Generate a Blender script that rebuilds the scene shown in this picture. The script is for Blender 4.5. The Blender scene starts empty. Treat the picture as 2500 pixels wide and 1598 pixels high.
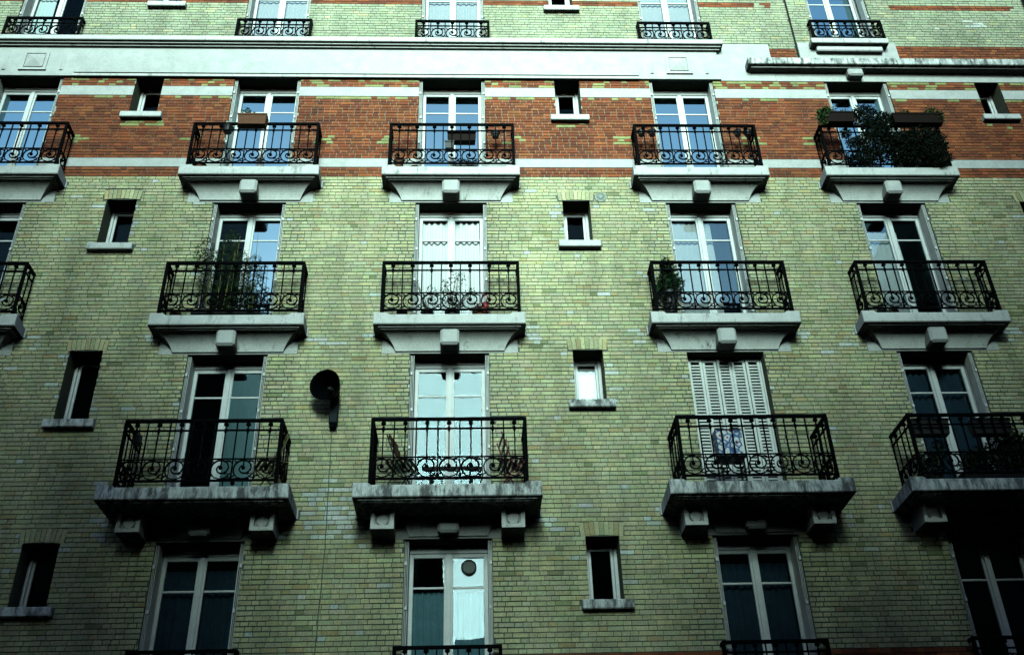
import bpy, math, random
from mathutils import Vector, Matrix
random.seed(7)
R = math.radians
sc = bpy.context.scene
col = sc.collection

# ------------------------------------------------------------------ camera
YAW, PITCH, ROLL = R(2.859), R(32.812), R(-1.799)
cam_d = bpy.data.cameras.new('camera'); cam = bpy.data.objects.new('camera', cam_d); col.objects.link(cam)
fw = Vector((math.sin(YAW)*math.cos(PITCH), math.cos(YAW)*math.cos(PITCH), math.sin(PITCH)))
rt = Vector((math.cos(YAW), -math.sin(YAW), 0)); up = rt.cross(fw)
c_, s_ = math.cos(ROLL), math.sin(ROLL)
rt, up = c_*rt + s_*up, -s_*rt + c_*up
M3 = Matrix((rt, up, -fw)).transposed()
cam.matrix_world = Matrix.Translation((0.301, -13.414, 1.6)) @ M3.to_4x4()
cam_d.sensor_width = 36; cam_d.lens = 35.74; cam_d.clip_start = .1; cam_d.clip_end = 1500
sc.camera = cam

# ------------------------------------------------------------------ sky, sun, exposure
SUN_EL, SUN_AZ = R(20), R(-2)        # azimuth: degrees to the right of straight behind the camera
world = bpy.data.worlds.new('World'); sc.world = world; world.use_nodes = True
wn = world.node_tree; wn.nodes.clear()
sky = wn.nodes.new('ShaderNodeTexSky'); sky.sky_type = 'NISHITA'; sky.sun_disc = False
sky.sun_elevation = SUN_EL; sky.sun_rotation = R(180) - SUN_AZ
sky.air_density = 1.4; sky.dust_density = .8; sky.ozone_density = 2.5
bg = wn.nodes.new('ShaderNodeBackground'); bg.inputs['Strength'].default_value = .07
wo = wn.nodes.new('ShaderNodeOutputWorld')
wn.links.new(sky.outputs[0], bg.inputs[0]); wn.links.new(bg.outputs[0], wo.inputs[0])
sun_d = bpy.data.lights.new('sun', 'SUN'); sun_d.energy = 4.0; sun_d.angle = R(28); sun_d.color = (.68, 1, .90)
sun = bpy.data.objects.new('sun', sun_d); col.objects.link(sun)
sdir = Vector((math.sin(SUN_AZ)*math.cos(SUN_EL), -math.cos(SUN_AZ)*math.cos(SUN_EL), math.sin(SUN_EL)))
sun.rotation_euler = sdir.to_track_quat('Z', 'Y').to_euler(); sun.location = (0, -30, 40)
vs = sc.view_settings
vs.view_transform = 'Standard'; vs.look = 'None'; vs.exposure = 1.05; vs.gamma = 1; vs.use_curve_mapping = False
sc.cycles.diffuse_bounces = 0; sc.cycles.glossy_bounces = 4; sc.cycles.transparent_max_bounces = 12; sc.cycles.max_bounces = 8

# ------------------------------------------------------------------ materials
def newmat(name):
    m = bpy.data.materials.new(name); m.use_nodes = True
    nt = m.node_tree; b = nt.nodes['Principled BSDF']
    return m, nt, b, nt.nodes, nt.links

def noise(n, l, scale, detail=4, coords='Object', vec_scale=None, rough=.6):
    tc = n.new('ShaderNodeTexCoord'); t = n.new('ShaderNodeTexNoise')
    t.inputs['Scale'].default_value = scale; t.inputs['Detail'].default_value = detail; t.inputs['Roughness'].default_value = rough
    if coords == 'World':
        g = n.new('ShaderNodeNewGeometry'); src = g.outputs['Position']
    else:
        src = tc.outputs[coords]
    if vec_scale:
        mp = n.new('ShaderNodeMapping'); mp.inputs['Scale'].default_value = vec_scale
        l.new(src, mp.inputs[0]); src = mp.outputs[0]
    l.new(src, t.inputs['Vector'])
    return t.outputs['Fac']

def ramp(n, l, fac, stops):
    r = n.new('ShaderNodeValToRGB'); e = r.color_ramp.elements
    while len(e) < len(stops): e.new(.5)
    for k, (p, c) in enumerate(stops):
        e[k].position = p; e[k].color = (c, c, c, 1) if isinstance(c, (int, float)) else (*c, 1)
    l.new(fac, r.inputs[0]); return r.outputs[0]

def mul(n, l, a, b, f=1.0, mode='MULTIPLY'):
    x = n.new('ShaderNodeMix'); x.data_type = 'RGBA'; x.blend_type = mode; x.inputs[0].default_value = f
    for s, v in ((6, a), (7, b)):
        if isinstance(v, tuple): x.inputs[s].default_value = (*v, 1)
        else: l.new(v, x.inputs[s])
    return x.outputs[2]

def bump(n, l, b, fac, strength, dist):
    k = n.new('ShaderNodeBump'); k.inputs['Strength'].default_value = strength; k.inputs['Distance'].default_value = dist
    l.new(fac, k.inputs['Height']); l.new(k.outputs[0], b.inputs['Normal'])

def plain(name, c, rough=.7, var=.25, scale=14, fine=90, bmp=.15, metal=0, spec=.3):
    m, nt, b, n, l = newmat(name)
    f1 = noise(n, l, scale, coords='World'); f2 = noise(n, l, fine, 2, coords='World')
    a = ramp(n, l, f1, [(.25, 1-var), (.75, 1+var*.4)]); d = ramp(n, l, f2, [(.3, 1-var*.8), (.7, 1+var*.5)])
    l.new(mul(n, l, mul(n, l, c, a), d), b.inputs['Base Color'])
    b.inputs['Roughness'].default_value = rough; b.inputs['Metallic'].default_value = metal
    if bmp: bump(n, l, b, f2, bmp, .004)
    b.inputs['Specular IOR Level'].default_value = spec
    return m

def brick_mat(name, attr):
    m, nt, b, n, l = newmat(name)
    if attr:
        a = n.new('ShaderNodeAttribute'); a.attribute_name = 'tint'; src = a.outputs['Color']
    else:
        a = n.new('ShaderNodeObjectInfo'); src = a.outputs['Color']
    f0 = noise(n, l, 1.1, 4, coords='World'); f1 = noise(n, l, 26, 3, coords='World'); f2 = noise(n, l, 62, 2, coords='World', rough=.9)
    f3 = noise(n, l, 3.2, 5, coords='World', vec_scale=(1, 1, .10))
    c = mul(n, l, src, ramp(n, l, f0, [(.28, .70), (.7, 1.12)]))
    c = mul(n, l, c, ramp(n, l, f1, [(.25, .82), (.7, 1.08)]))
    c = mul(n, l, c, ramp(n, l, f2, [(.3, .60), (.7, 1.34)]))
    c = mul(n, l, c, ramp(n, l, f3, [(.32, .78), (.6, 1.05)]))
    l.new(c, b.inputs['Base Color']); b.inputs['Roughness'].default_value = .85
    bump(n, l, b, f1, .35, .006)
    return m

def stone_mat(name, c, stains):
    m, nt, b, n, l = newmat(name)
    f1 = noise(n, l, 5, 5, coords='World'); f2 = noise(n, l, 62, 2, coords='World', rough=.9)
    k = mul(n, l, c, ramp(n, l, f1, [(.3, .82), (.7, 1.06)]))
    k = mul(n, l, k, ramp(n, l, f2, [(.3, .78), (.7, 1.18)]))
    st = noise(n, l, 9, 6, coords='World', vec_scale=(1.0, 1.0, .28), rough=.72)
    st2 = noise(n, l, 2.2, 3, coords='World', vec_scale=(1, 1, .4))
    if stains:
        lo = .56 - .14*stains
        s = ramp(n, l, st, [(lo, 1.0), (lo+.16, .16)])
        s2 = ramp(n, l, st2, [(.38-.14*stains, 0.0), (.62-.14*stains, 1.0)])
        x = n.new('ShaderNodeMix'); x.data_type = 'RGBA'; l.new(s2, x.inputs[0]); x.inputs[6].default_value = (1, 1, 1, 1); l.new(s, x.inputs[7])
        k = mul(n, l, k, x.outputs[2])
    l.new(k, b.inputs['Base Color']); b.inputs['Roughness'].default_value = .8
    bump(n, l, b, f2, .2, .004)
    return m

def glass_mat(name, refl, tint, gc=(.5, .9, 1)):  # gc puts sky blue into the colour of the reflections
    m = bpy.data.materials.new(name); m.use_nodes = True; nt = m.node_tree; n = nt.nodes; l = nt.links; n.clear()
    o = n.new('ShaderNodeOutputMaterial'); x = n.new('ShaderNodeMixShader'); x.inputs[0].default_value = refl
    t = n.new('ShaderNodeBsdfTransparent'); t.inputs[0].default_value = (*tint, 1)
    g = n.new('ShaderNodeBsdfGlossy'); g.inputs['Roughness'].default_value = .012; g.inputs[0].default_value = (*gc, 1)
    l.new(t.outputs[0], x.inputs[1]); l.new(g.outputs[0], x.inputs[2]); l.new(x.outputs[0], o.inputs[0])
    f = noise(n, l, .9, 2, coords='World'); bp = n.new('ShaderNodeBump'); bp.inputs['Strength'].default_value = .12; bp.inputs['Distance'].default_value = .02
    l.new(f, bp.inputs['Height']); l.new(bp.outputs[0], g.inputs['Normal'])
    return m

def leaf_mat():
    m, nt, b, n, l = newmat('leaves')
    a = n.new('ShaderNodeAttribute'); a.attribute_name = 'tint'
    l.new(a.outputs['Color'], b.inputs['Base Color']); b.inputs['Roughness'].default_value = .6; b.inputs['Specular IOR Level'].default_value = .15
    return m

MAT = dict(
    brick_all=brick_mat('brick_glazed_mix', True), brick_one=brick_mat('brick_fired_clay', False),
    mortar=plain('mortar', (.19, .22, .20), .95, .35, 8, 60, .4),
    reveal=plain('reveal_render_darkened', (.17, .18, .12), .9, .3, 9, 80, .3),  # reveal base darkened: recess shade put into the colour
    stone=stone_mat('pale_limestone', (.66, .67, .65), 0.12), stone_worn=stone_mat('weathered_limestone', (.76, .79, .77), 1.0),
    stone_clean=stone_mat('clean_limestone', (.52, .53, .515), 0),
    white=plain('white_paint', (.78, .80, .80), .45, .12, 6, 60, .05),
    shutter=plain('shutter_paint', (.78, .80, .77), .5, .2, 5, 70, .08),
    iron=plain('black_iron', (.0015, .002, .003), .7, .3, 20, 80, .1, 0, .03),
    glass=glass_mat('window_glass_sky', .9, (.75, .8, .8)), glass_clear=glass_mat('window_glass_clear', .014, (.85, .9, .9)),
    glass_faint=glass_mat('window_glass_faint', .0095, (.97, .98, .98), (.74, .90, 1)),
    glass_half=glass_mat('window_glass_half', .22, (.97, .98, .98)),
    curtain=plain('white_voile', (.86, .88, .88), .9, .08, 3, 50, 0), curtain_blue=plain('blue_cotton', (.10, .22, .26), .9, .2, 5, 50, 0),
    curtain_dark=plain('dark_blue_cotton', (.025, .05, .08), .9, .3, 5, 50, 0),
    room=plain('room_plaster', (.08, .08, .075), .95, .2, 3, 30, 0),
    terracotta=plain('terracotta', (.14, .055, .026), .8, .35, 15, 90, .2), dark_pot=plain('dark_plastic', (.02, .02, .022), .5, .2, 10, 60, .1),
    brown_pot=plain('brown_plastic', (.010, .0045, .003), .7, .3, 12, 60, .1, 0, .1), red=plain('red_plastic', (.35, .02, .03), .5, .2, 10, 60, 0),
    soil=plain('soil', (.03, .022, .015), 1, .4, 40, 120, .5), stem=plain('stem', (.08, .07, .035), .8, .3, 20, 80, .1),
    cane=plain('bamboo_cane', (.22, .20, .08), .6, .3, 20, 80, .1), leaf=leaf_mat(),
    wood=plain('slatted_wood', (.12, .05, .025), .6, .35, 12, 80, .2), magenta=plain('magenta_paint', (.14, .010, .035), .45, .2, 10, 60, 0),
    green_paint=plain('green_paint', (.02, .05, .03), .5, .3, 10, 60, 0), olive_wood=plain('olive_slats', (.16, .15, .06), .7, .3, 10, 60, .2),
    lamp=plain('lamp_black', (.0015, .002, .0025), .7, .3, 10, 60, .1, 0, .03), lamp_grey=plain('lamp_grey_blue', (.012, .019, .024), .6, .3, 10, 60, .1, 0, .1),
    bulb=plain('dull_bulb', (.02, .026, .022), .3, .1, 10, 60, 0), cable=plain('grey_cable', (.16, .18, .15), .7, .2, 10, 60, 0),
    zinc=plain('blue_zinc', (.03, .055, .11), .5, .3, 6, 60, .1), asphalt=plain('asphalt', (.045, .046, .048), .9, .4, 6, 80, .4),
    paving=plain('paving', (.06, .06, .057), .9, .3, 6, 60, .3), opp=plain('opposite_render', (.12, .125, .11), .9, .3, 2, 30, .2),
    opp_roof=plain('slate', (.05, .055, .065), .6, .3, 4, 40, .2), opp_glass=plain('opposite_glass', (.02, .025, .03), .15, .2, 4, 40, 0),
    vent=plain('vent_metal', (.33, .38, .33), .5, .2, 20, 80, .1), fan=plain('fan_plastic', (.05, .06, .05), .5, .2, 20, 80, .1),
)
def pattern_mat():
    m, nt, b, n, l = newmat('patterned_cloth')
    tc = n.new('ShaderNodeTexCoord'); v = n.new('ShaderNodeTexVoronoi'); v.feature = 'DISTANCE_TO_EDGE'; v.inputs['Scale'].default_value = 11
    l.new(tc.outputs['Object'], v.inputs['Vector'])
    c = ramp(n, l, v.outputs['Distance'], [(.05, (.05, .13, .35)), (.16, (.8, .82, .85))])
    v2 = n.new('ShaderNodeTexVoronoi'); v2.inputs['Scale'].default_value = 11; l.new(tc.outputs['Object'], v2.inputs['Vector'])
    c2 = ramp(n, l, v2.outputs['Distance'], [(.16, (.5, .03, .06)), (.2, (1, 1, 1))])
    l.new(mul(n, l, c, c2), b.inputs['Base Color']); b.inputs['Roughness'].default_value = .8
    return m
MAT['pattern'] = pattern_mat()
def mortar_mat():
    m, nt, b, n, l = newmat('mortar_joints')
    g = n.new('ShaderNodeNewGeometry'); sp = n.new('ShaderNodeSeparateXYZ'); l.new(g.outputs['Position'], sp.inputs[0])
    a = n.new('ShaderNodeMath'); a.operation = 'GREATER_THAN'; a.inputs[1].default_value = 13.37; l.new(sp.outputs[2], a.inputs[0])
    c = n.new('ShaderNodeMath'); c.operation = 'LESS_THAN'; c.inputs[1].default_value = 15.75; l.new(sp.outputs[2], c.inputs[0])
    k = n.new('ShaderNodeMath'); k.operation = 'MULTIPLY'; l.new(a.outputs[0], k.inputs[0]); l.new(c.outputs[0], k.inputs[1])
    x = n.new('ShaderNodeMix'); x.data_type = 'RGBA'; l.new(k.outputs[0], x.inputs[0]); x.inputs[6].default_value = (.115, .14, .125, 1); x.inputs[7].default_value = (.36, .39, .33, 1)
    f = noise(n, l, 7, 4, coords='World')
    l.new(mul(n, l, x.outputs[2], ramp(n, l, f, [(.3, .7), (.7, 1.15)])), b.inputs['Base Color']); b.inputs['Roughness'].default_value = .95
    return m
MAT['mortar'] = mortar_mat()

# ------------------------------------------------------------------ mesh helpers
class MB:
    def __init__(s): s.v = []; s.f = []; s.mi = []; s.c = []
    def quad(s, *p, m=0):
        i = len(s.v); s.v += [tuple(q) for q in p]; s.f.append(tuple(range(i, i+len(p)))); s.mi.append(m); return s
    def box(s, x0, x1, y0, y1, z0, z1, m=0, bev=0):
        if bev:
            b = bev; X = (x0, x1); Y = (y0, y1); Z = (z0, z1); i = len(s.v)
            idx = {}
            for a in (0, 1):
                for bb in (0, 1):
                    for cc in (0, 1):
                        sx, sy, sz = (b, -b)[a], (b, -b)[bb], (b, -b)[cc]
                        x, y, z = X[a], Y[bb], Z[cc]
                        for ax, p in enumerate(((x, y+sy, z+sz), (x+sx, y, z+sz), (x+sx, y+sy, z))):
                            idx[(a, bb, cc, ax)] = len(s.v); s.v.append(p)
            F = []
            for ax in range(3):
                for side in (0, 1):
                    o = [k for k in range(3) if k != ax]; q = []
                    for u, w in ((0, 0), (1, 0), (1, 1), (0, 1)):
                        k = [0, 0, 0]; k[ax] = side; k[o[0]] = u; k[o[1]] = w; q.append(idx[(*k, ax)])
                    flip = (side == 0) ^ (ax == 1)
                    F.append(tuple(q[::-1] if flip else q))
            for ax in range(3):
                o = [k for k in range(3) if k != ax]
                for u in (0, 1):
                    for w in (0, 1):
                        k0 = [0, 0, 0]; k0[o[0]] = u; k0[o[1]] = w; k1 = list(k0); k1[ax] = 1
                        F.append((idx[(*k0, o[0])], idx[(*k0, o[1])], idx[(*k1, o[1])], idx[(*k1, o[0])]))
            for a in (0, 1):
                for bb in (0, 1):
                    for cc in (0, 1): F.append(tuple(idx[(a, bb, cc, ax)] for ax in range(3)))
            s.f += F; s.mi += [m]*len(F); return s
        i = len(s.v)
        s.v += [(x0, y0, z0), (x1, y0, z0), (x1, y1, z0), (x0, y1, z0), (x0, y0, z1), (x1, y0, z1), (x1, y1, z1), (x0, y1, z1)]
        F = [(0, 3, 2, 1), (4, 5, 6, 7), (0, 1, 5, 4), (1, 2, 6, 5), (2, 3, 7, 6), (3, 0, 4, 7)]
        s.f += [tuple(i+k for k in q) for q in F]; s.mi += [m]*6; return s
    def tube(s, pts, r, n=4, m=0, closed=False, caps=True, phase=None):
        pts = [Vector(p) for p in pts]; N = len(pts); i = len(s.v); ph = math.pi/n if phase is None else phase
        ref = None
        for k, p in enumerate(pts):
            d = (pts[min(k+1, N-1)] - pts[max(k-1, 0)])
            if d.length < 1e-9: d = Vector((0, 0, 1))
            d.normalize()
            if ref is None: ref = Vector((0, 1, 0)) if abs(d.y) < .9 else Vector((1, 0, 0))
            a = d.cross(ref).normalized(); b = a.cross(d)
            rr = r[k] if isinstance(r, (list, tuple)) else r
            for j in range(n):
                t = 2*math.pi*j/n + ph; s.v.append(tuple(p + (a*math.cos(t) + b*math.sin(t))*rr))
        for k in range(N-1):
            for j in range(n):
                s.f.append((i+k*n+j, i+k*n+(j+1) % n, i+(k+1)*n+(j+1) % n, i+(k+1)*n+j)); s.mi.append(m)
        if caps:
            s.f += [tuple(i+j for j in range(n))[::-1], tuple(i+(N-1)*n+j for j in range(n))]; s.mi += [m, m]
        return s
    def lathe(s, prof, n=12, c=(0, 0, 0), m=0, cap=True):
        i = len(s.v)
        for r, z in prof:
            for j in range(n):
                t = 2*math.pi*j/n; s.v.append((c[0]+r*math.cos(t), c[1]+r*math.sin(t), c[2]+z))
        for k in range(len(prof)-1):
            for j in range(n):
                s.f.append((i+k*n+j, i+k*n+(j+1) % n, i+(k+1)*n+(j+1) % n, i+(k+1)*n+j)); s.mi.append(m)
        if cap:
            s.f += [tuple(i+j for j in range(n))[::-1], tuple(i+(len(prof)-1)*n+j for j in range(n))]; s.mi += [m, m]
        return s
    def mesh(s, name, mats, smooth=False, colors=None):
        me = bpy.data.meshes.new(name); me.from_pydata(s.v, [], s.f)
        for k in (mats if isinstance(mats, (list, tuple)) else [mats]): me.materials.append(MAT[k])
        if any(s.mi): me.polygons.foreach_set('material_index', s.mi)
        if smooth: me.polygons.foreach_set('use_smooth', [True]*len(s.f))
        if colors is not None:
            a = me.color_attributes.new('tint', 'FLOAT_COLOR', 'POINT')
            flat = []
            for q in colors: flat += [q[0], q[1], q[2], 1.0]
            a.data.foreach_set('color', flat)
        me.update(); return me

def put(name, me, parent=None, loc=(0, 0, 0), rot=None, scale=None):
    o = bpy.data.objects.new(name, me); col.objects.link(o); o.location = loc
    if rot: o.rotation_euler = rot
    if scale: o.scale = scale
    o.parent = parent; return o
def build(mb, name, mats, parent=None, loc=(0, 0, 0), rot=None, smooth=False, colors=None):
    return put(name, mb.mesh(name, mats, smooth, colors), parent, loc, rot)
def tag(o, label, cat, group=None):
    o['label'] = label; o['category'] = cat
    if group: o['group'] = group
    return o
def thing(name, label, cat, loc=(0, 0, 0), rot=None, group=None):
    return tag(put(name, None, None, loc, rot), label, cat, group)
CACHE = {}
def cached(key, fn):
    if key not in CACHE: CACHE[key] = fn()
    return CACHE[key]

# ------------------------------------------------------------------ layout numbers
ZL = {1: 6.787, 2: 9.785, 3: 12.787, 4: 15.745, 5: 18.85}          # underside of the lintels
ZB = {2: 7.10, 3: 10.10, 4: 13.105}                                 # underside of the balcony slabs
CX = dict(A=-7.70, B=-3.39, C=0.0, D=4.285, E=7.61)
OH = .605                                                           # half width of the french window openings
XW0, XW1, ZTOP = -11.0, 13.6, 19.6
SX = {'L': (-5.545, -5.275+.02), 'M': (1.90, 2.37), 'R': (9.90, 10.37)}
SX['L'] = (-5.78, -5.28)
french = []                                                         # (column, floor, x, z0, z1)
for c in 'ABCDE':
    x = CX[c]
    french += [(c, 1, x, 4.30, ZL[1]), (c, 2, x, 7.27, ZL[2]), (c, 3, x, 10.27, ZL[3]), (c, 4, x, 13.27, ZL[4])]
    french.append((c, 5, x + (.03 if c == 'E' else 0), 16.70, ZL[5]))
small = []                                                          # (column, floor, z0, z1)
for k, zs in {'L': ((1, 5.90, 6.80), (2, 8.66, 9.87), (3, 11.88, 12.86), (4, 14.82, 15.745), (5, 17.76, 18.7)),
              'M': ((1, 5.885, 6.80), (2, 8.925, 9.84), (3, 11.925, 12.84), (4, 14.79, 15.745), (5, 17.74, 18.7)),
              'R': ((2, 8.9, 9.84), (3, 11.90, 12.82), (4, 14.85, 15.745))}.items():
    for fl, a, b in zs: small.append((k, fl, a, b))
BAYX = 6.64                                                         # the upper right bay stands forward of the wall
openings = [(x-OH, x+OH, z0, z1) for c, fl, x, z0, z1 in french] + [(SX[k][0], SX[k][1], a, b) for k, fl, a, b in small]

# ------------------------------------------------------------------ setting: ground, street
def sheet(name, x0, x1, y0, y1, z, mat, h=0):
    mb = MB()
    if h: mb.box(x0, x1, y0, y1, z-h, z, bev=.02)
    else: mb.quad((x0, y0, z), (x1, y0, z), (x1, y1, z), (x0, y1, z))
    o = build(mb, name, mat); o['kind'] = 'structure'; return o
sheet('ground', -400, 400, -400, 400, 0, 'asphalt')
sheet('pavement', -60, 60, -2.6, -.02, .13, 'paving', .12)
sheet('pavement', -60, 60, -15.98, -14.6, .13, 'paving', .12)

# ------------------------------------------------------------------ the apartment house
house = thing('apartment_building', 'yellow and red brick apartment house with iron balconies and pale stone bands', 'building', (0, 0, 0))

def wall_grid(x0, x1, z0, z1, yf, yb, holes, name):
    xs = sorted({x0, x1, *[v for h in holes for v in h[:2] if x0 < v < x1]})
    zs = sorted({z0, z1, *[v for h in holes for v in h[2:] if z0 < v < z1]})
    mb = MB()
    def hole(x, z): return any(h[0] < x < h[1] and h[2] < z < h[3] for h in holes)
    for a, b in zip(xs, xs[1:]):
        for c, d in zip(zs, zs[1:]):
            if hole((a+b)/2, (c+d)/2): continue
            mb.quad((a, yf, c), (b, yf, c), (b, yf, d), (a, yf, d))
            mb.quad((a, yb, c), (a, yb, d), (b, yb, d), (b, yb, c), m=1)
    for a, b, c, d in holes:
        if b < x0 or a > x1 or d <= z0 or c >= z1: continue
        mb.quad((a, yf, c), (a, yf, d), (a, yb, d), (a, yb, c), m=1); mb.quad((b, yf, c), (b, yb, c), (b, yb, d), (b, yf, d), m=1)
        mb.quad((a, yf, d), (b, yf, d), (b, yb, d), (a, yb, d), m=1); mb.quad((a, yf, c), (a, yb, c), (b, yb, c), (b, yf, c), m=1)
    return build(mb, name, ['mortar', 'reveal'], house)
wall = wall_grid(XW0, XW1, 0, ZTOP, .010, .42, openings, 'wall')
bay_hole = [h for h in openings if abs((h[0]+h[1])/2 - 7.64) < .02 and h[3] > 18] + [h for h in openings if h[0] > 9 and h[3] > 18]
bay = wall_grid(BAYX, XW1, 16.15, ZTOP, -.072, .0099, bay_hole, 'bay_wall')
mb = MB().quad((BAYX, -.072, 16.15), (BAYX, -.072, ZTOP), (BAYX, .0099, ZTOP), (BAYX, .0099, 16.15))
build(mb, 'bay_return', 'mortar', house)
# the inside: floors, back and side walls, roof
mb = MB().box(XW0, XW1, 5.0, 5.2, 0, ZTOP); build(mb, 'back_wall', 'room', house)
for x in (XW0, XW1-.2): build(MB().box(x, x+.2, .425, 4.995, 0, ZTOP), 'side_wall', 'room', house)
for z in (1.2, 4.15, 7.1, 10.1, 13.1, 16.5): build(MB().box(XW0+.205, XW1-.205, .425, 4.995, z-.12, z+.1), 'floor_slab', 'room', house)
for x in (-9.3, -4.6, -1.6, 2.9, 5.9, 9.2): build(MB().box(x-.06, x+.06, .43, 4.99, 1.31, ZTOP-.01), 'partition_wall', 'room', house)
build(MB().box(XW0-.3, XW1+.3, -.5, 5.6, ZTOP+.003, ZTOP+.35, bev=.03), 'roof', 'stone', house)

# ---- brickwork: every brick is a block; the largest ones in the picture are objects
def ccolor(base, v=.12, hue=.05):
    k = 1 + random.uniform(-v, v)
    return tuple(max(.004, b*k*(1+random.uniform(-hue, hue))) for b in base)
Y1, Y2, YO, YP, YD = (.55, .53, .30), (.51, .51, .31), (.50, .42, .21), (.64, .68, .60), (.30, .33, .16)
YG = (.40, .43, .29)  # greyer top-storey brick, also darkened to tone down the over-lit top
RED1, RED2, RED3 = (.28, .066, .017), (.20, .046, .013), (.32, .088, .024)
YY = (.33, .33, .12)
def yellow():
    t = random.random()
    if t < .030: return ccolor(YO, .15)
    if t < .037: return ccolor(YP, .1)
    if t < .050: return ccolor(YD, .2)
    return ccolor(Y1 if random.random() < .55 else Y2, .13, .06)
def red():
    return ccolor((RED1, RED2, RED3)[min(2, int(random.random()*2.6))], .22, .08)
def pick(x, z):
    if z < 5.2: return red()
    if z < 13.37:
        if -2.0 < x < -1.3 and 6.8 < z < 7.55 and random.random() < (.62 if z > 7.2 else .45): return ccolor(YP, .12)
        for c, fl in ((c, f) for c in 'ABCDE' for f in (2, 3)):
            hw = 1.2 if fl == 3 else 1.3
            if ZB[fl]-.25 < z < ZB[fl]+.16 and hw < abs(x-CX[c]) < hw+.22 and random.random() < .3: return ccolor(YP, .12)
        for k, fl, a, b in small:
            if min(abs(x-SX[k][0]), abs(x-SX[k][1])) < .16 and a-.18 < z < b and random.random() < .13: return ccolor(YP, .12)
        return yellow()
    if z < 13.585: return red()
    if z < 15.30:
        if z > 15.235: return ccolor(YY, .15) if random.random() < .5 else red()
        for c in 'ABCDE':
            if 14.12 < z < 14.33 and .98 < abs(x-CX[c]) < 1.30 and random.random() < .6: return ccolor(YY, .1)
        for k in SX:
            if 14.55 < z < 14.66 and SX[k][0]-.1 < x < SX[k][1]+.15 and random.random() < .5: return ccolor(YY, .15)
        return red()
    if z < 15.75: return ccolor(YY, .15) if random.random() < (.5 if z > 15.68 else .22) else red()
    return None
def pick_top(x, z):
    if 17.845 < z < 17.97 and x < 6.07 and not (.7 < abs(x-CX['C']) < -1): return red()
    if 17.845 < z < 17.97 and 6.15 < x < 6.32: return red()
    if 6.08 < x and 16.2 < z < 16.635: return red()
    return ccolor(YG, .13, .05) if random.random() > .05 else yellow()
def pick_bay(x, z):
    if 16.2 < z < 16.64 and x > 8.55: return red()
    if 17.72 < z < 17.84 and 8.74 < x < 11.2: return red()
    if 17.2 < z < 17.4 and 10.1 < x < 10.5 and random.random() < .5: return ccolor(YP, .1)
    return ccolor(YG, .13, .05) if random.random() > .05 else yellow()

block = []                                                          # stone set flush in the wall: no bricks there
for c in 'ABCDE':
    x = CX[c]
    for f in (1, 2, 3): block.append((x-1.055, x+1.055, ZL[f], ZB[f+1]+.002))
    for f in (2, 3, 4):
        hw = 1.30 if f == 2 else 1.195
        block.append((x-hw, x+hw, ZB[f], ZB[f]+.15))
arch = [(k, fl, (SX[k][0]+SX[k][1])/2, b) for k, fl, a, b in small if fl < 4]
for k, fl, xm, b in arch: block.append((xm-.315, xm+.315, b-.02, b+.21))
for k, fl, a, b in small: block.append((SX[k][0]-.115, SX[k][1]+.125, a-.135, a))
JOINT = .0065
def field(x0, x1, z0, z1, n, y, chooser, holes, out):
    ph = (z1-z0)/n
    for r in range(n):
        za, zb = z0+r*ph, z0+(r+1)*ph; zm = (za+zb)/2
        x = x0 - random.choice((0, .03, .055)) - (.165*(r % 2)); k = r
        cut = [(a, b) for a, b, c, d in holes if c < zm < d]
        while x < x1:
            t = random.random()
            w = .219 if k % 2 == 0 else .1125
            if t < .24: w = .1125
            k += 1
            a, b = x, x+w; x = b
            segs = [(max(a, x0), min(b, x1))]
            for h0, h1 in cut:
                ns = []
                for p, q in segs:
                    if q <= h0 or p >= h1: ns.append((p, q)); continue
                    if p < h0: ns.append((p, h0))
                    if q > h1: ns.append((h1, q))
                segs = ns
            for p, q in segs:
                if q-p < .028: continue
                full = abs((q-p)-w) < 1e-6
                tint = chooser((p+q)/2, zm)
                if tint is None: continue
                jamb = z1 < 13.5 and min(abs(abs((p+q)/2-cx)-.80) for cx in CX.values()) < .22 and random.random() < .9
                jx, jz = (.006, .0075) if jamb else (JOINT/2, .0052)
                out.append((p+jx*(p == a), q-jx*(q == b), za+jz, zb-jz, y, tint, full, w))
bricks = []; H = openings + block
field(XW0, XW1, 4.25, 5.2, 13, 0, pick, H, bricks)
field(XW0, XW1, 5.2, 13.37, 117, 0, pick, H, bricks)
field(XW0, XW1, 13.37, 13.585, 3, 0, pick, H, bricks)
field(XW0, XW1, 13.79, 15.30, 22, 0, pick, H, bricks)
field(XW0, XW1, 15.54, 15.745, 3, 0, pick, H, bricks)
top_block = [(5.05, 6.11, 15, 16.76)]
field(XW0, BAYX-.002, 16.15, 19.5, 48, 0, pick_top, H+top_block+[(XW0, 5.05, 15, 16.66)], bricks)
field(BAYX, XW1, 16.15, 19.5, 48, -.082, pick_bay, H+[(6.80, 8.45, 16.1, 16.7)], bricks)
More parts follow.
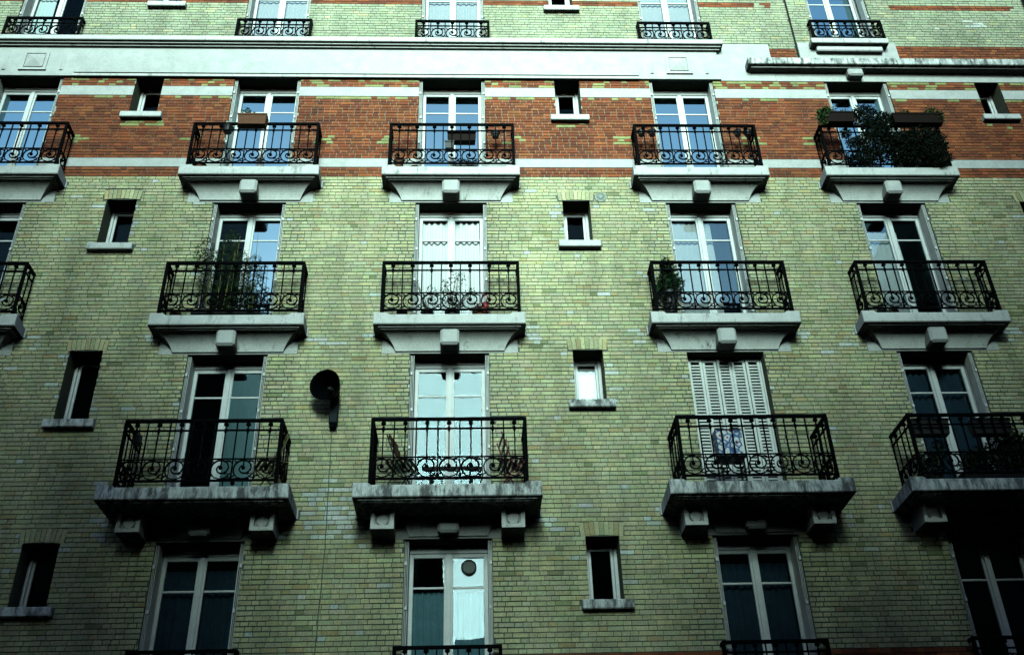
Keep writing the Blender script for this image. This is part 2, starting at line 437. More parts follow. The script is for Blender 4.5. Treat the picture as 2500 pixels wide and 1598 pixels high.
# the 300 that show largest
cand = []
P0 = Vector((0.301, -13.414, 1.6))
for i, (a, b, c, d, y, t, full, w) in enumerate(bricks):
    if not full or y < -.01: continue
    q = Vector(((a+b)/2, 0, (c+d)/2)) - P0; zz = q.dot(fw)
    u, v = q.dot(rt)/zz*35.74/36, q.dot(up)/zz*35.74/36
    if abs(u) < .485 and -.31 < v < .31: cand.append((-(b-a)*(d-c)/zz**2, i))
cand.sort(); singles = {i for _, i in cand[:300]}
mb = MB(); tints = []
for i, (a, b, c, d, y, t, full, w) in enumerate(bricks):
    p = y - random.uniform(0, .0045); dz = random.uniform(-.0012, .0012)
    if i in singles:
        w2, h2 = b-a, d-c
        me = cached(('brick', round(w2, 3), round(h2, 3)), lambda: MB().box(-w2/2, w2/2, 0, .022, -h2/2, h2/2, bev=.002).mesh('brick', 'brick_one'))
        o = put('brick', me, wall, ((a+b)/2, p, (c+d)/2+dz)); o.color = (*t, 1)
        continue
    i0 = len(mb.v); e = .0025; yb = y+.02
    mb.v += [(a+e, p, c+e), (b-e, p, c+e), (b-e, p, d-e), (a+e, p, d-e), (a, p+.003, c), (b, p+.003, c), (b, p+.003, d), (a, p+.003, d),
             (a, yb, c), (b, yb, c), (b, yb, d), (a, yb, d)]
    F = [(0, 1, 2, 3)]
    for j in range(4):
        k = (j+1) % 4
        F += [(j+4, k+4, k, j), (j+8, k+8, k+4, j+4)]
    mb.f += [tuple(i0+q for q in f) for f in F]; mb.mi += [0]*len(F); tints += [t]*12
bw = build(mb, 'brickwork', 'brick_all', wall, colors=tints); bw['kind'] = 'stuff'

# voussoirs over the small windows
for k, fl, xm, b in arch:
    n = 9; span = .62
    for j in range(n):
        u0, u1 = -span/2+span*j/n, -span/2+span*(j+1)/n
        um = (u0+u1)/2; sag = .022*(1-(um/(span/2))**2) - .012
        t0, t1 = u0*.96+.0035, u1*.96-.0035
        h = .20+random.uniform(-.004, .004)
        y0 = -random.uniform(.001, .005)
        m2 = MB(); s0, s1 = u0*1.04+.0035, u1*1.04-.0035
        v = [(t0, sag), (t1, sag), (s1, sag+h), (s0, sag+h)]
        m2.quad(*[(x, y0, z) for x, z in v])
        for q in range(4):
            r_ = (q+1) % 4; m2.quad((v[q][0], .03, v[q][1]), (v[r_][0], .03, v[r_][1]), (v[r_][0], y0, v[r_][1]), (v[q][0], y0, v[q][1]))
        o = build(m2, 'voussoir_brick', 'brick_one', wall, (xm, 0, b+.005)); o.color = (*ccolor(YO if random.random() < .2 else Y1, .2), 1)

# ---- stone bands, cornices
def band(x0, x1, z0, z1, y, holes, name='stone_band', mat='stone_clean'):
    segs = [(x0, x1)]; zm = (z0+z1)/2
    for a, b, c, d in holes:
        if not c < zm < d: continue
        ns = []
        for p, q in segs:
            if q <= a or p >= b: ns.append((p, q)); continue
            if p < a: ns.append((p, a))
            if q > b: ns.append((b, q))
        segs = ns
    for p, q in segs:
        if q-p > .03: build(MB().box(p, q, y, .03, z0, z1, bev=.004), name, mat, house)
band(XW0, XW1, 13.588, 13.787, -.006, openings)
band(XW0, XW1, 15.303, 15.537, -.006, openings)
# main cornice: frieze blocks, raised panel, ledge
cor = build(MB().box(XW0, 5.05, -.05, .03, 15.747, 16.52, bev=.004), 'cornice', 'stone_clean', house)
build(MB().box(-6.91, 3.495, -.085, -.049, 15.80, 16.395, bev=.004), 'frieze_panel', 'stone_clean', cor)
build(MB().box(-6.93, 3.50, -.066, -.049, 15.735, 15.797, bev=.006), 'frieze_moulding', 'stone', cor)
m2 = MB().box(XW0, 5.16, -.205, .03, 16.545, 16.66, bev=.01); build(m2, 'ledge', 'stone', cor)
m2 = MB()
for k, (o, za, zb) in enumerate(((.15, 16.515, 16.543), (.10, 16.485, 16.513))): m2.box(XW0, 5.12-.02*k, -o, -.0497, za, zb, bev=.004)
build(m2, 'ledge_moulding', 'stone', cor)
for xm in (CX['A']+.02, 4.275):
    q = build(MB().box(xm-.235, xm+.235, -.066, -.0495, 15.90, 16.33, bev=.004), 'diamond_plaque', 'stone_clean', cor)
    hw = .165
    m2 = MB()
    b = [(-hw, -.067, -hw), (hw, -.067, -hw), (hw, -.067, hw), (-hw, -.067, hw)]
    for j in range(4): m2.quad(b[j], b[(j+1) % 4], (0, -.125, 0))
    build(m2, 'pyramid_boss', 'stone_clean', cor, (xm, 0, 16.125))
    m2 = MB()
    for s in (-1, 1):
        m2.box(xm-.01-hw if s < 0 else xm+hw+.002, xm-hw-.002 if s < 0 else xm+hw+.01, -.082, -.0665, 15.95, 16.30)
        m2.box(xm-hw-.01, xm+hw+.01, -.082, -.0665, 16.125+s*(hw+.006)-.005, 16.125+s*(hw+.006)+.005)
    build(m2, 'plaque_rim', 'stone_clean', cor)
    build(MB().box(xm-.25, xm+.25, -.083, -.0495, 15.868, 15.897, bev=.004), 'plaque_sill', 'stone', cor)
    for s in (-1, 1):
        x = xm+s*.52
        m2 = MB(); m2.quad((x-.02, -.051, 16.36), (x+.02, -.051, 16.36), (x, -.075, 15.88)); m2.quad((x-.045, -.051, 15.88), (x-.02, -.051, 16.36), (x, -.075, 15.88)); m2.quad((x+.02, -.051, 16.36), (x+.045, -.051, 15.88), (x, -.075, 15.88)); m2.quad((x-.045, -.051, 15.88), (x, -.075, 15.88), (x+.045, -.051, 15.88))
        build(m2, 'guttae', 'stone_clean', cor)
build(MB().box(5.053, 6.105, -.012, .03, 15.748, 16.755, bev=.004), 'stone_block', 'stone_clean', house)
cor2 = build(MB().box(6.108, XW1, -.01, .03, 15.747, 16.148, bev=.004), 'lower_cornice', 'stone_clean', house)
build(MB().box(5.56, XW1, -.235, -.0125, 15.985, 16.148, bev=.012), 'ledge', 'stone_worn', cor2)
build(MB().box(5.62, XW1, -.16, -.0127, 15.955, 15.983, bev=.004), 'ledge_moulding', 'stone', cor2)
build(MB().box(7.455, 7.745, -.17, -.0127, 15.772, 15.953, bev=.03), 'keystone', 'stone_clean', cor2)
# small balcony shelf of the forward bay
sh = build(MB().box(6.86, 8.36, -.27, -.073, 16.53, 16.66, bev=.012), 'shelf', 'stone', house)
build(MB().box(6.97, 8.25, -.19, -.073, 16.40, 16.528, bev=.02), 'shelf_corbel', 'stone', sh)
build(MB().box(6.65, 8.57, -.09, -.0725, 16.15, 16.72, bev=.004), 'shelf_stone', 'stone_clean', sh)

# ---- small windows
def member(mb, x0, x1, z0, z1, y0, y1): return mb.box(x0, x1, y0, y1, z0, z1, bev=.006)
def frame_ring(x0, x1, z0, z1, t, y0, y1, tb=None):
    mb = MB(); tb = tb or t
    member(mb, x0, x0+t, z0, z1, y0, y1); member(mb, x1-t, x1, z0, z1, y0, y1)
    member(mb, x0+t, x1-t, z1-t, z1, y0+.001, y1-.001); member(mb, x0+t, x1-t, z0, z0+tb, y0+.001, y1-.001)
    return mb
curtain_n = [0]
def curtain(x0, x1, z0, z1, y, mat, label, folds=9, amp=.018):
    mb = MB(); nx = folds*6; nz = 6
    ph = random.uniform(0, 6)
    for j in range(nz+1):
        for i in range(nx+1):
            u = i/nx; w = math.sin(u*folds*2*math.pi+ph + .6*math.sin(u*9+ph)) * amp * (.55+.45*(1-j/nz)) + random.uniform(-1, 1)*.001
            mb.v.append((x0+(x1-x0)*u + .006*math.sin(u*30+j), y+w, z0+(z1-z0)*j/nz))
    for j in range(nz):
        for i in range(nx):
            a = j*(nx+1)+i; mb.f.append((a, a+1, a+nx+2, a+nx+1)); mb.mi.append(0)
    o = build(mb, 'curtain', mat, smooth=True)
    return tag(o, label, 'curtain', 'curtains behind the windows')
for k, fl, a, b in small:
    x0, x1 = SX[k]
    dark = not (k == 'M' and fl == 2)
    w = build(frame_ring(x0+.003, x1-.003, a+.003, b-.003, .05, .31, .37), 'small_window', 'white', house)
    build(frame_ring(x0+.056, x1-.056, a+.056, b-.056, .042, .325, .36), 'casement', 'white', w)
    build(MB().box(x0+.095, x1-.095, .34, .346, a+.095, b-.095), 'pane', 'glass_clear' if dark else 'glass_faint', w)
    yb = -.085 if fl == 5 and k == 'R' else 0
    build(MB().box(x0-.11, x1+.12, -.10+yb, .30, a-.13, a-.002, bev=.012), 'window_sill', 'stone_worn' if fl < 3 else 'stone', w)
curtain(1.98, 2.30, 8.99, 9.78, .40, 'curtain', 'white blind filling the small window beside the shuttered balcony door', 4, .006)
curtain(1.98, 2.30, 11.99, 12.22, .40, 'curtain', 'short white sheet standing in for reflected sky in the small arched window beside the round vent', 4, .006)  # white sheet added for the bright sky low in this pane

# ---- french windows
DIM_LEAF = {('B', 2): 'L', ('B', 3): 'L', ('E', 3): 'R'}  # closed leaves given weakly mirroring glass so they read as dark
CLEAR = {('A', 3), ('A', 5), ('B', 1), ('D', 1), ('E', 1), ('E', 2), ('A', 1), ('A', 2)}
FAINT = {('C', 1), ('C', 2), ('C', 3)}
HALF = {('D', 3), ('E', 3), ('B', 5), ('C', 5), ('D', 5)}
def leaf_mesh(w, h, zb, g):
    """one casement, hinge edge at x=0, swinging into the room"""
    t = .058
    fr = frame_ring(0, w, 0, h, t, 0, .045, .14)
    return fr, t
def french_window(c, fl, x, z0, z1):
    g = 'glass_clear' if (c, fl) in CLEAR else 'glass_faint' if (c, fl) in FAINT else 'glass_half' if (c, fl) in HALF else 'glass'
    ht = z1-.075; hw = .545
    win = build(frame_ring(x-hw-.058, x+hw+.058, z0+.004, z1-.003, .055, .245, .315, .03), 'window', 'white', house)
    build(MB().box(x-hw+.002, x+hw-.002, .25, .31, z1-.115, z1-.06, bev=.006), 'head_rail', 'white', win)
    zt = z1-.118; h = zt-(z0+.036); w = hw-.006
    zbar = (z1-.60)-(z0+.036)
    for side in (-1, 1):
        op = DIM_LEAF.get((c, fl)); dim_leaf = (op == 'L' and side < 0) or (op == 'R' and side > 0); gl = 'glass_clear' if dim_leaf else g
        ang = 0
        key = ('leaf', round(h, 3), side)
        me = cached(key, lambda: frame_ring(0 if side < 0 else -w, w if side < 0 else 0, 0, h, .058, 0, .045, .14).mesh('casement', 'white'))
        piv = (x+side*(hw-.001), .26, z0+.036)
        cs = put('casement', me, win, piv, (0, 0, ang))
        s = 1 if side < 0 else -1
        def bx(a, b, y0, y1, q, r_, bev=0): return MB().box(min(s*a, s*b), max(s*a, s*b), y0, y1, q, r_, bev=bev)
        mb_ = cached(('bar', round(h, 3), side), lambda: bx(.059, w-.059, .008, .040, zbar-.015, zbar+.015, .005).mesh('glazing_bar', 'white'))
        put('glazing_bar', mb_, win, piv, (0, 0, ang))
        for q, r_, nm in ((.142, zbar-.016, 'lo'), (zbar+.016, h-.06, 'hi')):
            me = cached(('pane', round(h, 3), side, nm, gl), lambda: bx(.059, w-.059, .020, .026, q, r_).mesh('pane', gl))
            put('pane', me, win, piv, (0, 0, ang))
    if True:
        build(MB().box(x-.032, x+.032, .238, .2595, z0+.036, zt-.004, bev=.006), 'meeting_stile', 'white', win)
    return win
def folded_shutter(x, side, z0, z1, yf=0):
    """three metal leaves folded flat against the reveal"""
    base = None; h = z1-z0-.03
    for j in range(3):
        me = cached(('sleaf', round(h, 3)), lambda: MB().box(-.0045, .0045, .0, .185, 0, h, bev=.002).mesh('shutter_leaf', 'shutter'))
        px = x+side*(OH-.012-.021*j)
        if base is None: base = put('folded_shutter', me, house, (px, .028+yf, z0+.015))
        else: put('shutter_leaf', me, base, (px-base.location.x, 0, 0))
    for q in (.12, .37, .62, .87):
        me = cached('hinge', lambda: MB().box(-.017, .017, -.012, .012, -.028, .028, bev=.004).mesh('hinge', 'white'))
        put('hinge', me, base, (-side*(.021+(.009 if q in (.12, .62) else -.009)), -.006, h*q))
for c, fl, x, z0, z1 in french:
    yf = -.08 if (c, fl) == ('E', 5) else 0
    if (c, fl) == ('D', 2): continue
    french_window(c, fl, x, z0, z1)
    for s in (-1, 1): folded_shutter(x, s, z0, z1, yf)
# the closed louvred shutter
x, z0, z1 = CX['D'], 7.27, ZL[2]
cs = build(frame_ring(x-.60, x+.60, z0+.01, z1-.004, .028, .17, .20), 'closed_shutter', 'shutter', house)
nl = 5; lw = 1.14/nl
for j in range(nl):
    xa = x-.57+j*lw
    dy = .012*(j % 2)
    build(frame_ring(xa+.003, xa+lw-.003, z0+.05, z1-.04, .043, .165+dy, .185+dy, .05), 'shutter_leaf', 'shutter', cs)
    me = cached('slat', lambda: MB().box(-(lw-.094)/2, (lw-.094)/2, -.004, .004, -.022, .022, bev=.0015).mesh('slat', 'shutter'))
    zz = z0+.125
    while zz < z1-.11:
        put('slat', me, cs, (xa+lw/2, .176+dy, zz), (R(-33), 0, 0)); zz += .0535
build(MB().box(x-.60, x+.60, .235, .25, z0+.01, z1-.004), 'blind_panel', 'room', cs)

# ---- balconies
def prism(pts, y0, y1):
    mb = MB(); n = len(pts)
    mb.quad(*[(a, y0, b) for a, b in pts]); mb.quad(*[(a, y1, b) for a, b in pts[::-1]])
    for i in range(n):
        j = (i+1) % n; mb.quad((pts[i][0], y0, pts[i][1]), (pts[i][0], y1, pts[i][1]), (pts[j][0], y1, pts[j][1]), (pts[j][0], y0, pts[j][1]))
    return mb
def slab_mesh(hw, dp, mat):
    mb = MB(); b = .012
    # front and end parapets: ears at both corners, a shallow dip between
    pts = [(-hw, 0), (hw, 0), (hw, .212), (hw-.20, .212), (hw-.245, .176), (-hw+.245, .176), (-hw+.20, .212), (-hw, .212)]
    # bevelled front: inset ring on the front face
    n = len(pts)
    def inset(p):
        return (p[0]+(b if p[0] < 0 else -b)*(1 if abs(abs(p[0])-hw) < 1e-6 else 0), p[1]+(b if p[1] == 0 else -b))
    i0 = len(mb.v)
    mb.v += [(p[0], -dp+b, p[1]) for p in pts] + [(*[inset(p)[0]], -dp, inset(p)[1]) for p in pts] + [(p[0], -.001, p[1] if p[1] == 0 else .15) for p in pts]
    mb.f.append(tuple(i0+n+i for i in range(n)))
    for i in range(n):
        j = (i+1) % n
        mb.f.append((i0+i, i0+j, i0+n+j, i0+n+i))
    mb.f.append((i0, i0+2*n, i0+2*n+1, i0+1))
    # ear tops run back to the wall along both ends
    for i in range(n):
        j = (i+1) % n
        if i == 0: continue
        mb.f.append((i0+i, i0+2*n+i, i0+2*n+j, i0+j))
    mb.mi += [0]*(len(mb.f)-len(mb.mi))
    # stepped soffit
    mb.box(-hw+.075, hw-.075, -dp+.06, -.0015, -.024, -.0005)
    mb.box(-hw+.11, hw-.11, -dp+.10, -.0015, -.040, -.0245)
    return mb.mesh('balcony', mat)
def corbel_mesh(hw, out, h):
    mb = MB(); n = 9; rings = []
    for k in range(n):
        f = (math.pi/2)*k/(n-1); o = out*((1-math.cos(f))*.55+.45*k/(n-1)); z = h*(math.sin(f)*.55+.45*k/(n-1))
        rings.append([(-hw-o, -.005, z), (-hw-o, -.035-o, z), (hw+o, -.035-o, z), (hw+o, -.005, z)])
    for a, b in zip(rings, rings[1:]):
        for j in range(3): mb.quad(a[j], a[j+1], b[j+1], b[j])
    mb.quad(*rings[0][::-1])
    return mb.mesh('corbel', 'stone')
def keystone_mesh(d, h):
    return MB().box(-.145, .145, -d, -.006, 0, h, bev=.035).mesh('keystone', 'stone_clean')
def rosette_console():
    mb = MB(); x0, x1, z0, z1, d = -.158, .158, 0, .285, .40
    mb.box(x0, x1, -d+.05, -.006, z0+.0, z1)
    t = .055
    for a, b, c, e in ((x0, x0+t, z0, z1), (x1-t, x1, z0, z1), (x0+t, x1-t, z0, z0+t), (x0+t, x1-t, z1-t+.02, z1)): mb.box(a, b, -d, -d+.0495, c, e)
    return mb.mesh('console', 'stone')
def disc_mesh(r, d, mat):
    return MB().lathe([(r, 0), (r, d*.7), (r*.85, d), (r*.3, d*1.1)], 20).mesh('rosette', mat)
SPI = [(-28, .166), (-60, .167), (-90, .166), (-120, .162), (-150, .152), (180, .139), (150, .130), (120, .121), (90, .114), (60, .113), (30, .115), (0, .113), (-30, .104), (-60, .092), (-90, .080), (-120, .070), (-150, .061), (-180, .052), (-215, .043), (-250, .035), (-285, .026)]
def scroll_mesh():
    mb = MB(); pts = []; rr = []
    for k, (a, r_) in enumerate(SPI):
        t = R(a); pts.append((r_*math.cos(t)*.94, 0, r_*math.sin(t))); rr.append(.0135 if 3 < k < 17 else .010)
    mb.tube(pts, rr, 4)
    mb.lathe([(.004, -.03), (.02, -.022), (.031, 0), (.02, .022), (.004, .03)], 8)
    c = (.088, -.108)                                                # little tail curl at the lower right
    mb.tube([(c[0]+.034*(1-.12*k)*math.cos(R(150-48*k)), 0, c[1]+.034*(1-.12*k)*math.sin(R(150-48*k))) for k in range(7)] , .008, 4)
    mb.tube([(.062, 0, -.083), (.07, 0, -.09), (.058, 0, -.10)], .008, 4)
    mb.tube([(.055, 0, .098), (.095, 0, .104), (.128, 0, .098), (.14, 0, .07)], [.013, .014, .012, .004], 4)
    mb.tube([(-.10, 0, .09), (-.125, 0, .105), (-.12, 0, .128)], [.011, .010, .004], 4)
    mb.tube([(-.105, 0, -.115), (-.135, 0, -.125), (-.14, 0, -.155)], [.011, .010, .004], 4)
    mb.tube([(.10, 0, -.135), (.135, 0, -.14), (.14, 0, -.165)], [.011, .010, .004], 4)
    return mb.mesh('scroll', 'iron')
def bar_mesh(h, zr2):
    """slim bar rising from the scroll's eye, collar at the second rail, bud on top"""
    mb = MB(); mb.box(-.0085, .0085, -.0085, .0085, 0, zr2+.05)
    mb.lathe([(.010, zr2-.05), (.020, zr2-.025), (.024, zr2), (.018, zr2+.025), (.008, zr2+.045), (.010, zr2+.055), (.036, zr2+.075), (.034, zr2+.098), (.004, zr2+.14)], 8)
    return mb.mesh('bar', 'iron')
def railing(cx, zb, hw, dp, nb, nside, ztop, zr2, zr3, zsc, zbot, zfoot, yw=0):
    top = MB()
    def u(mb, t, z, h):
        mb.box(cx-hw-t, cx+hw+t, -dp-t+yw, -dp+t+yw, z-h, z, bev=.004)
        for s in (-1, 1): mb.box(cx+s*hw-t, cx+s*hw+t, -dp+t+yw+.0005, -.002+yw, z-h, z, bev=.004)
        return mb
    o = build(u(top, .022, zb+ztop, .044), 'balcony_railing', 'iron', house)
    build(u(MB(), .012, zb+zr2+.012, .024), 'upper_rail', 'iron', o)
    if zr3: build(u(MB(), .011, zb+zr3+.010, .020), 'middle_rail', 'iron', o)
    build(u(MB(), .015, zb+zbot+.014, .028), 'bottom_rail', 'iron', o)
    for s in (-1, 1):
        build(MB().box(cx+s*hw-.022, cx+s*hw+.022, -dp-.021+yw, -dp+.021+yw, zb+zfoot, zb+ztop-.0445), 'corner_post', 'iron', o)
    bw_ = 2*hw/nb; sc_ = cached('scroll', scroll_mesh)
    up_ = cached(('upright', round(ztop-zbot, 3)), lambda: MB().box(-.009, .009, -.009, .009, zbot+.015, ztop-.045).mesh('upright', 'iron'))
    br = cached(('bar', round(zr2-zsc, 3)), lambda: bar_mesh(ztop-zsc, zr2-zsc))
    kx = bw_/.305; kz = ((zr3 or zr2)-zbot)/.322
    for i in range(nb):
        xm = cx-hw+(i+.5)*bw_
        put('scroll', sc_, o, (xm, -dp+yw, zb+zsc), None, (kx, 1, kz))
        put('bar', br, o, (xm, -dp+yw, zb+zsc))
        if i: put('upright', up_, o, (cx-hw+i*bw_, -dp+yw, zb))
    if nside:
        sw = dp/nside
        for s in (-1, 1):
            for i in range(nside):
                ym = -dp+(i+.5)*sw+yw
                put('scroll', sc_, o, (cx+s*hw, ym, zb+zsc), (0, 0, R(90)), (sw/.32, 1, kz))
                put('bar', br, o, (cx+s*hw, ym, zb+zsc))
                put('upright', up_, o, (cx+s*hw, -dp+(i+1)*sw+yw-.012, zb))
    return o
def balcony(c, fl):
    x, zb = CX[c], ZB[fl]; zl = ZL[fl-1]
    big = fl == 2
    hw, dp = (1.275, .755) if big else (1.17, .372)
    me = cached(('slab', big, fl), lambda: slab_mesh(hw, dp, 'stone_worn' if big else 'stone'))
    b = put('balcony', me, house, (x, 0, zb))
    hb = hw+.022
    put('wall_block', cached(('wb', big), lambda: MB().box(-hb, hb, -.014, .03, 0.001, .149, bev=.003).mesh('wall_block', 'stone_clean')), b)
    lh = zb-zl
    put('lintel', cached(('lint', fl), lambda: MB().box(-1.052, 1.052, -.008, .33, .003, lh-.002, bev=.003).mesh('lintel', 'stone_clean')), b, (0, 0, -lh))
    if big:
        put('corbel', cached('corb2', lambda: corbel_mesh(.55, .18, .26)), b, (0, 0, -.282))
        put('keystone', cached('key2', lambda: keystone_mesh(.20, .15)), b, (0, 0, -.28))
        for s in (-1, 1):
            q = put('console', cached('console', rosette_console), b, (s*.888, 0, -.31))
            put('rosette', cached('ros', lambda: disc_mesh(.082, .03, 'stone')), b, (s*.888, -.351, -.31+.135), (R(90), 0, 0))
            put('console_cap', cached('ccap', lambda: MB().box(-.185, .185, -.44, -.006, 0, .022, bev=.004).mesh('console_cap', 'stone')), b, (s*.888, 0, -.0465))
    else:
        put('corbel', cached('corb', lambda: corbel_mesh(.84, .20, .250)), b, (0, 0, -.285))
        put('keystone', cached('key', lambda: keystone_mesh(.29, .285)), b, (0, 0, -.308))
    railing(x+.012, zb, 1.065, .70 if big else .325, 7, 2 if big else 1, 1.205, 1.035, .600, .467, .282, .2)
for fl in (2, 3, 4):
    for c in 'ABCDE': balcony(c, fl)
for c in 'ABCDE':
    railing(CX[c]+(.03 if c == 'E' else -.0), 16.66, .69, .125, 5, 0, .56, .405, None, .222, .075, 0, -.082 if c == 'E' else 0)
    railing(CX[c], 4.72, .685, .125, 5, 0, .575, .42, None, .235, .085, .08)

# round vent in the brick, downpipe at the corner
v = build(MB().lathe([(.10, 0), (.10, .014), (.082, .018), (.078, .008)], 24), 'round_vent', 'vent', house, (2.565, -.003, 12.905), (R(90), 0, 0))
for j in range(4): build(MB().box(-.072+.008*abs(j-1.5), .072-.008*abs(j-1.5), -.0175, -.006, -.05+.03*j, -.038+.03*j), 'vent_slat', 'vent', v, (0, 0, 0), (R(-90), 0, 0))
build(MB().lathe([(.028, .0), (.028, .022)], 14), 'vent_hub', 'vent', v)
p = build(MB().tube([(11.52, -.19, 15.99+.16), (11.52, -.19, ZTOP)], .075, 12), 'downpipe', 'zinc', house, smooth=True)
for z in (16.9, 18.3): build(MB().lathe([(.084, 0), (.084, .04)], 12), 'pipe_bracket', 'zinc', p, (11.52, -.19, z))
# round ventilator set in a pane of the lowest middle window
f = build(MB().lathe([(.108, 0), (.108, .03), (.09, .042), (.085, .03)], 24), 'pane_ventilator', 'fan', house, (.28, .275, 6.47), (R(90), 0, 0))

# ------------------------------------------------------------------ curtains
WT = 'white voile curtain drawn across the '
curtain(-.48, .48, 10.35, 12.62, .335, 'curtain', WT+'middle-row window above the bare-branched pot shrubs', 9, .03)
curtain(4.285-.49, 4.285+.20, 10.35, 12.62, .335, 'curtain', 'white voile curtain leaving a dark gap right, behind the bushy pot plant', 7, .012)
curtain(7.61-.50, 7.61+.12, 10.35, 12.40, .335, 'curtain', 'white curtain beside a dark right-hand pane, far right middle-row window', 6, .012)
for c, t in (('B', 'top-row window second from the left'), ('C', 'top-row middle window above the frieze'), ('D', 'top-row window over the right pyramid plaque')):
    curtain(CX[c]-.49, CX[c]+.49, 16.76, 18.6, .335, 'curtain', WT+t, 9, .014)
curtain(CX['A']-.5, CX['A']-.16, 16.76, 18.6, .335, 'curtain', 'gathered white curtain at the left of the top-row leftmost window', 4, .014)
for s, t in ((-1, 'left'), (1, 'right')):
    curtain(s*.27-.22, s*.27+.22, 4.35, 6.15, .35, 'curtain_blue', f'blue striped half curtain in the {t} leaf of the lowest middle window', 6, .02)
    curtain(4.285+s*.27-.22, 4.285+s*.27+.22, 4.35, 6.5, .36, 'curtain_dark', f'dark hanging curtain, {t} leaf of the bottom window under the shuttered balcony', 4, .03)
    curtain(7.61+s*.27-.22, 7.61+s*.27+.22, 7.35, 9.62, .36, 'curtain_dark' if s > 0 else 'curtain_dark', f'dark blue folded curtain, {t} leaf behind the window with long planters', 4, .03)
    curtain(-3.39+s*.27-.22, -3.39+s*.27+.22, 4.35, 6.5, .36, 'curtain_dark', f'dark curtain, {t} leaf of the bottom window left of the lamp cable', 4, .03)

# ------------------------------------------------------------------ plants and pots
def foliage(blobs, n, size, base, thin=.42, droop=.0, var=.35):
    """leaf-shaped faces spread through ellipsoids: blobs = (x,y,z, rx,ry,rz, weight)"""
    mb = MB(); cols = []
    W = [b[6] for b in blobs]
    for _ in range(n):
        b = random.choices(blobs, W)[0]
        while True:
            d = Vector((random.uniform(-1, 1), random.uniform(-1, 1), random.uniform(-1, 1)))
            if .08 < d.length < 1: break
        d = d*(d.length**-.25)*.95
        p = Vector((b[0]+d.x*b[3], b[1]+d.y*b[4], b[2]+d.z*b[5]))
        s = size*random.uniform(.6, 1.35)
        ax = Vector((random.gauss(0, 1), random.gauss(0, 1), random.gauss(0, .8)-droop)).normalized()
        sd = ax.cross(Vector((random.gauss(0, 1), random.gauss(0, 1), random.gauss(0, 1)))).normalized()
        nm = ax.cross(sd)
        i = len(mb.v); w = s*thin
        mb.v += [tuple(p), tuple(p+ax*s*.5+sd*w*.5+nm*s*.08), tuple(p+ax*s), tuple(p+ax*s*.5-sd*w*.5+nm*s*.08)]
        mb.f += [(i, i+1, i+2), (i, i+2, i+3)]; mb.mi += [0, 0]
        k = 1+random.uniform(-var, var); cc = (base[0]*k*random.uniform(.8, 1.3), base[1]*k, base[2]*k*random.uniform(.7, 1.2)); cols += [cc]*4
    return mb, cols
GR, DG, LG = (.035, .085, .025), (.018, .055, .02), (.07, .13, .035)
def pot_mesh(r, h, mat):
    mb = MB().lathe([(r*.68, 0), (r*.92, h*.82), (r*1.04, h*.83), (r*1.04, h), (r*.92, h), (r*.88, h*.9)], 16)
    return mb.mesh('pot', mat)
def pot_plant(name, label, x, y, z, r, h, mat, blobs=None, n=0, size=.06, base=GR, thin=.42, stems=3, cat='plant', canes=None, group=None):
    t = thing(name, label, cat, (x, y, z), None, group)
    put('pot', pot_mesh(r, h, mat), t)
    build(MB().lathe([(r*.87, h*.86), (r*.5, h*.9), (.002, h*.91)], 14, cap=False), 'soil', 'soil', t)
    if blobs:
        for k in range(stems):
            b = random.choice(blobs); e = Vector((b[0]+random.uniform(-.5, .5)*b[3], b[1], b[2]+random.uniform(-.1, .6)*b[5]))
            s0 = Vector((random.uniform(-.3, .3)*r, random.uniform(-.3, .3)*r, h*.88)); m_ = (s0+e)/2+Vector((random.uniform(-.03, .03), 0, .03))
            build(MB().tube([s0, m_, e], [.008, .006, .003], 5), 'stem', 'stem', t)
        f_, cc = foliage(blobs, n, size, base, thin); build(f_, 'foliage', 'leaf', t, colors=cc)
    for k in (canes or []):
        build(MB().tube([(k[0], k[1], h*.85), ((k[0]+k[2])/2+.01, (k[1]+k[3])/2, k[4]*.55), (k[2], k[3], k[4])], [.007, .006, .004], 5), 'cane', 'cane', t)
    return t
def trough(name, label, x0, x1, y0, y1, z0, z1, mat, blobs=None, n=0, size=.06, base=GR, cat='planter', flare=.02, hang=True, soil=True):
    xm = (x0+x1)/2; ym = (y0+y1)/2; t = thing(name, label, cat, (xm, ym, z0))
    L, D_, h = (x1-x0)/2, (y1-y0)/2, z1-z0; mb = MB(); w = .012
    o0 = [(-L+flare, -D_+flare), (L-flare, -D_+flare), (L-flare, D_-flare), (-L+flare, D_-flare)]; o1 = [(-L, -D_), (L, -D_), (L, D_), (-L, D_)]
    i1 = [(-L+w, -D_+w), (L-w, -D_+w), (L-w, D_-w), (-L+w, D_-w)]
    mb.v += [(a, b, 0) for a, b in o0] + [(a, b, h) for a, b in o1] + [(a, b, h) for a, b in i1] + [(a, b, h-.03) for a, b in i1]
    mb.f.append((3, 2, 1, 0))
    for k in range(4):
        j = (k+1) % 4
        for a in (0, 4, 8): mb.f.append((a+k, a+j, a+4+j, a+4+k))
    mb.f.append((12, 13, 14, 15)); mb.mi += [0]*len(mb.f)
    build(mb, 'trough', mat, t)
    build(MB().box(-L-.008, L+.008, -D_-.008, -D_+.004, h-.03, h+.004, bev=.003), 'rim', mat, t)
    if hang:
        for s in (-.6, .6):
            build(MB().tube([(s*L, D_+.012, h*.1), (s*L, D_+.012, h+.02), (s*L, D_+.05, h+.03)], .005, 4), 'bracket', 'iron', t)
    if blobs: f_, cc = foliage(blobs, n, size, base); build(f_, 'foliage', 'leaf', t, colors=cc)
    return t
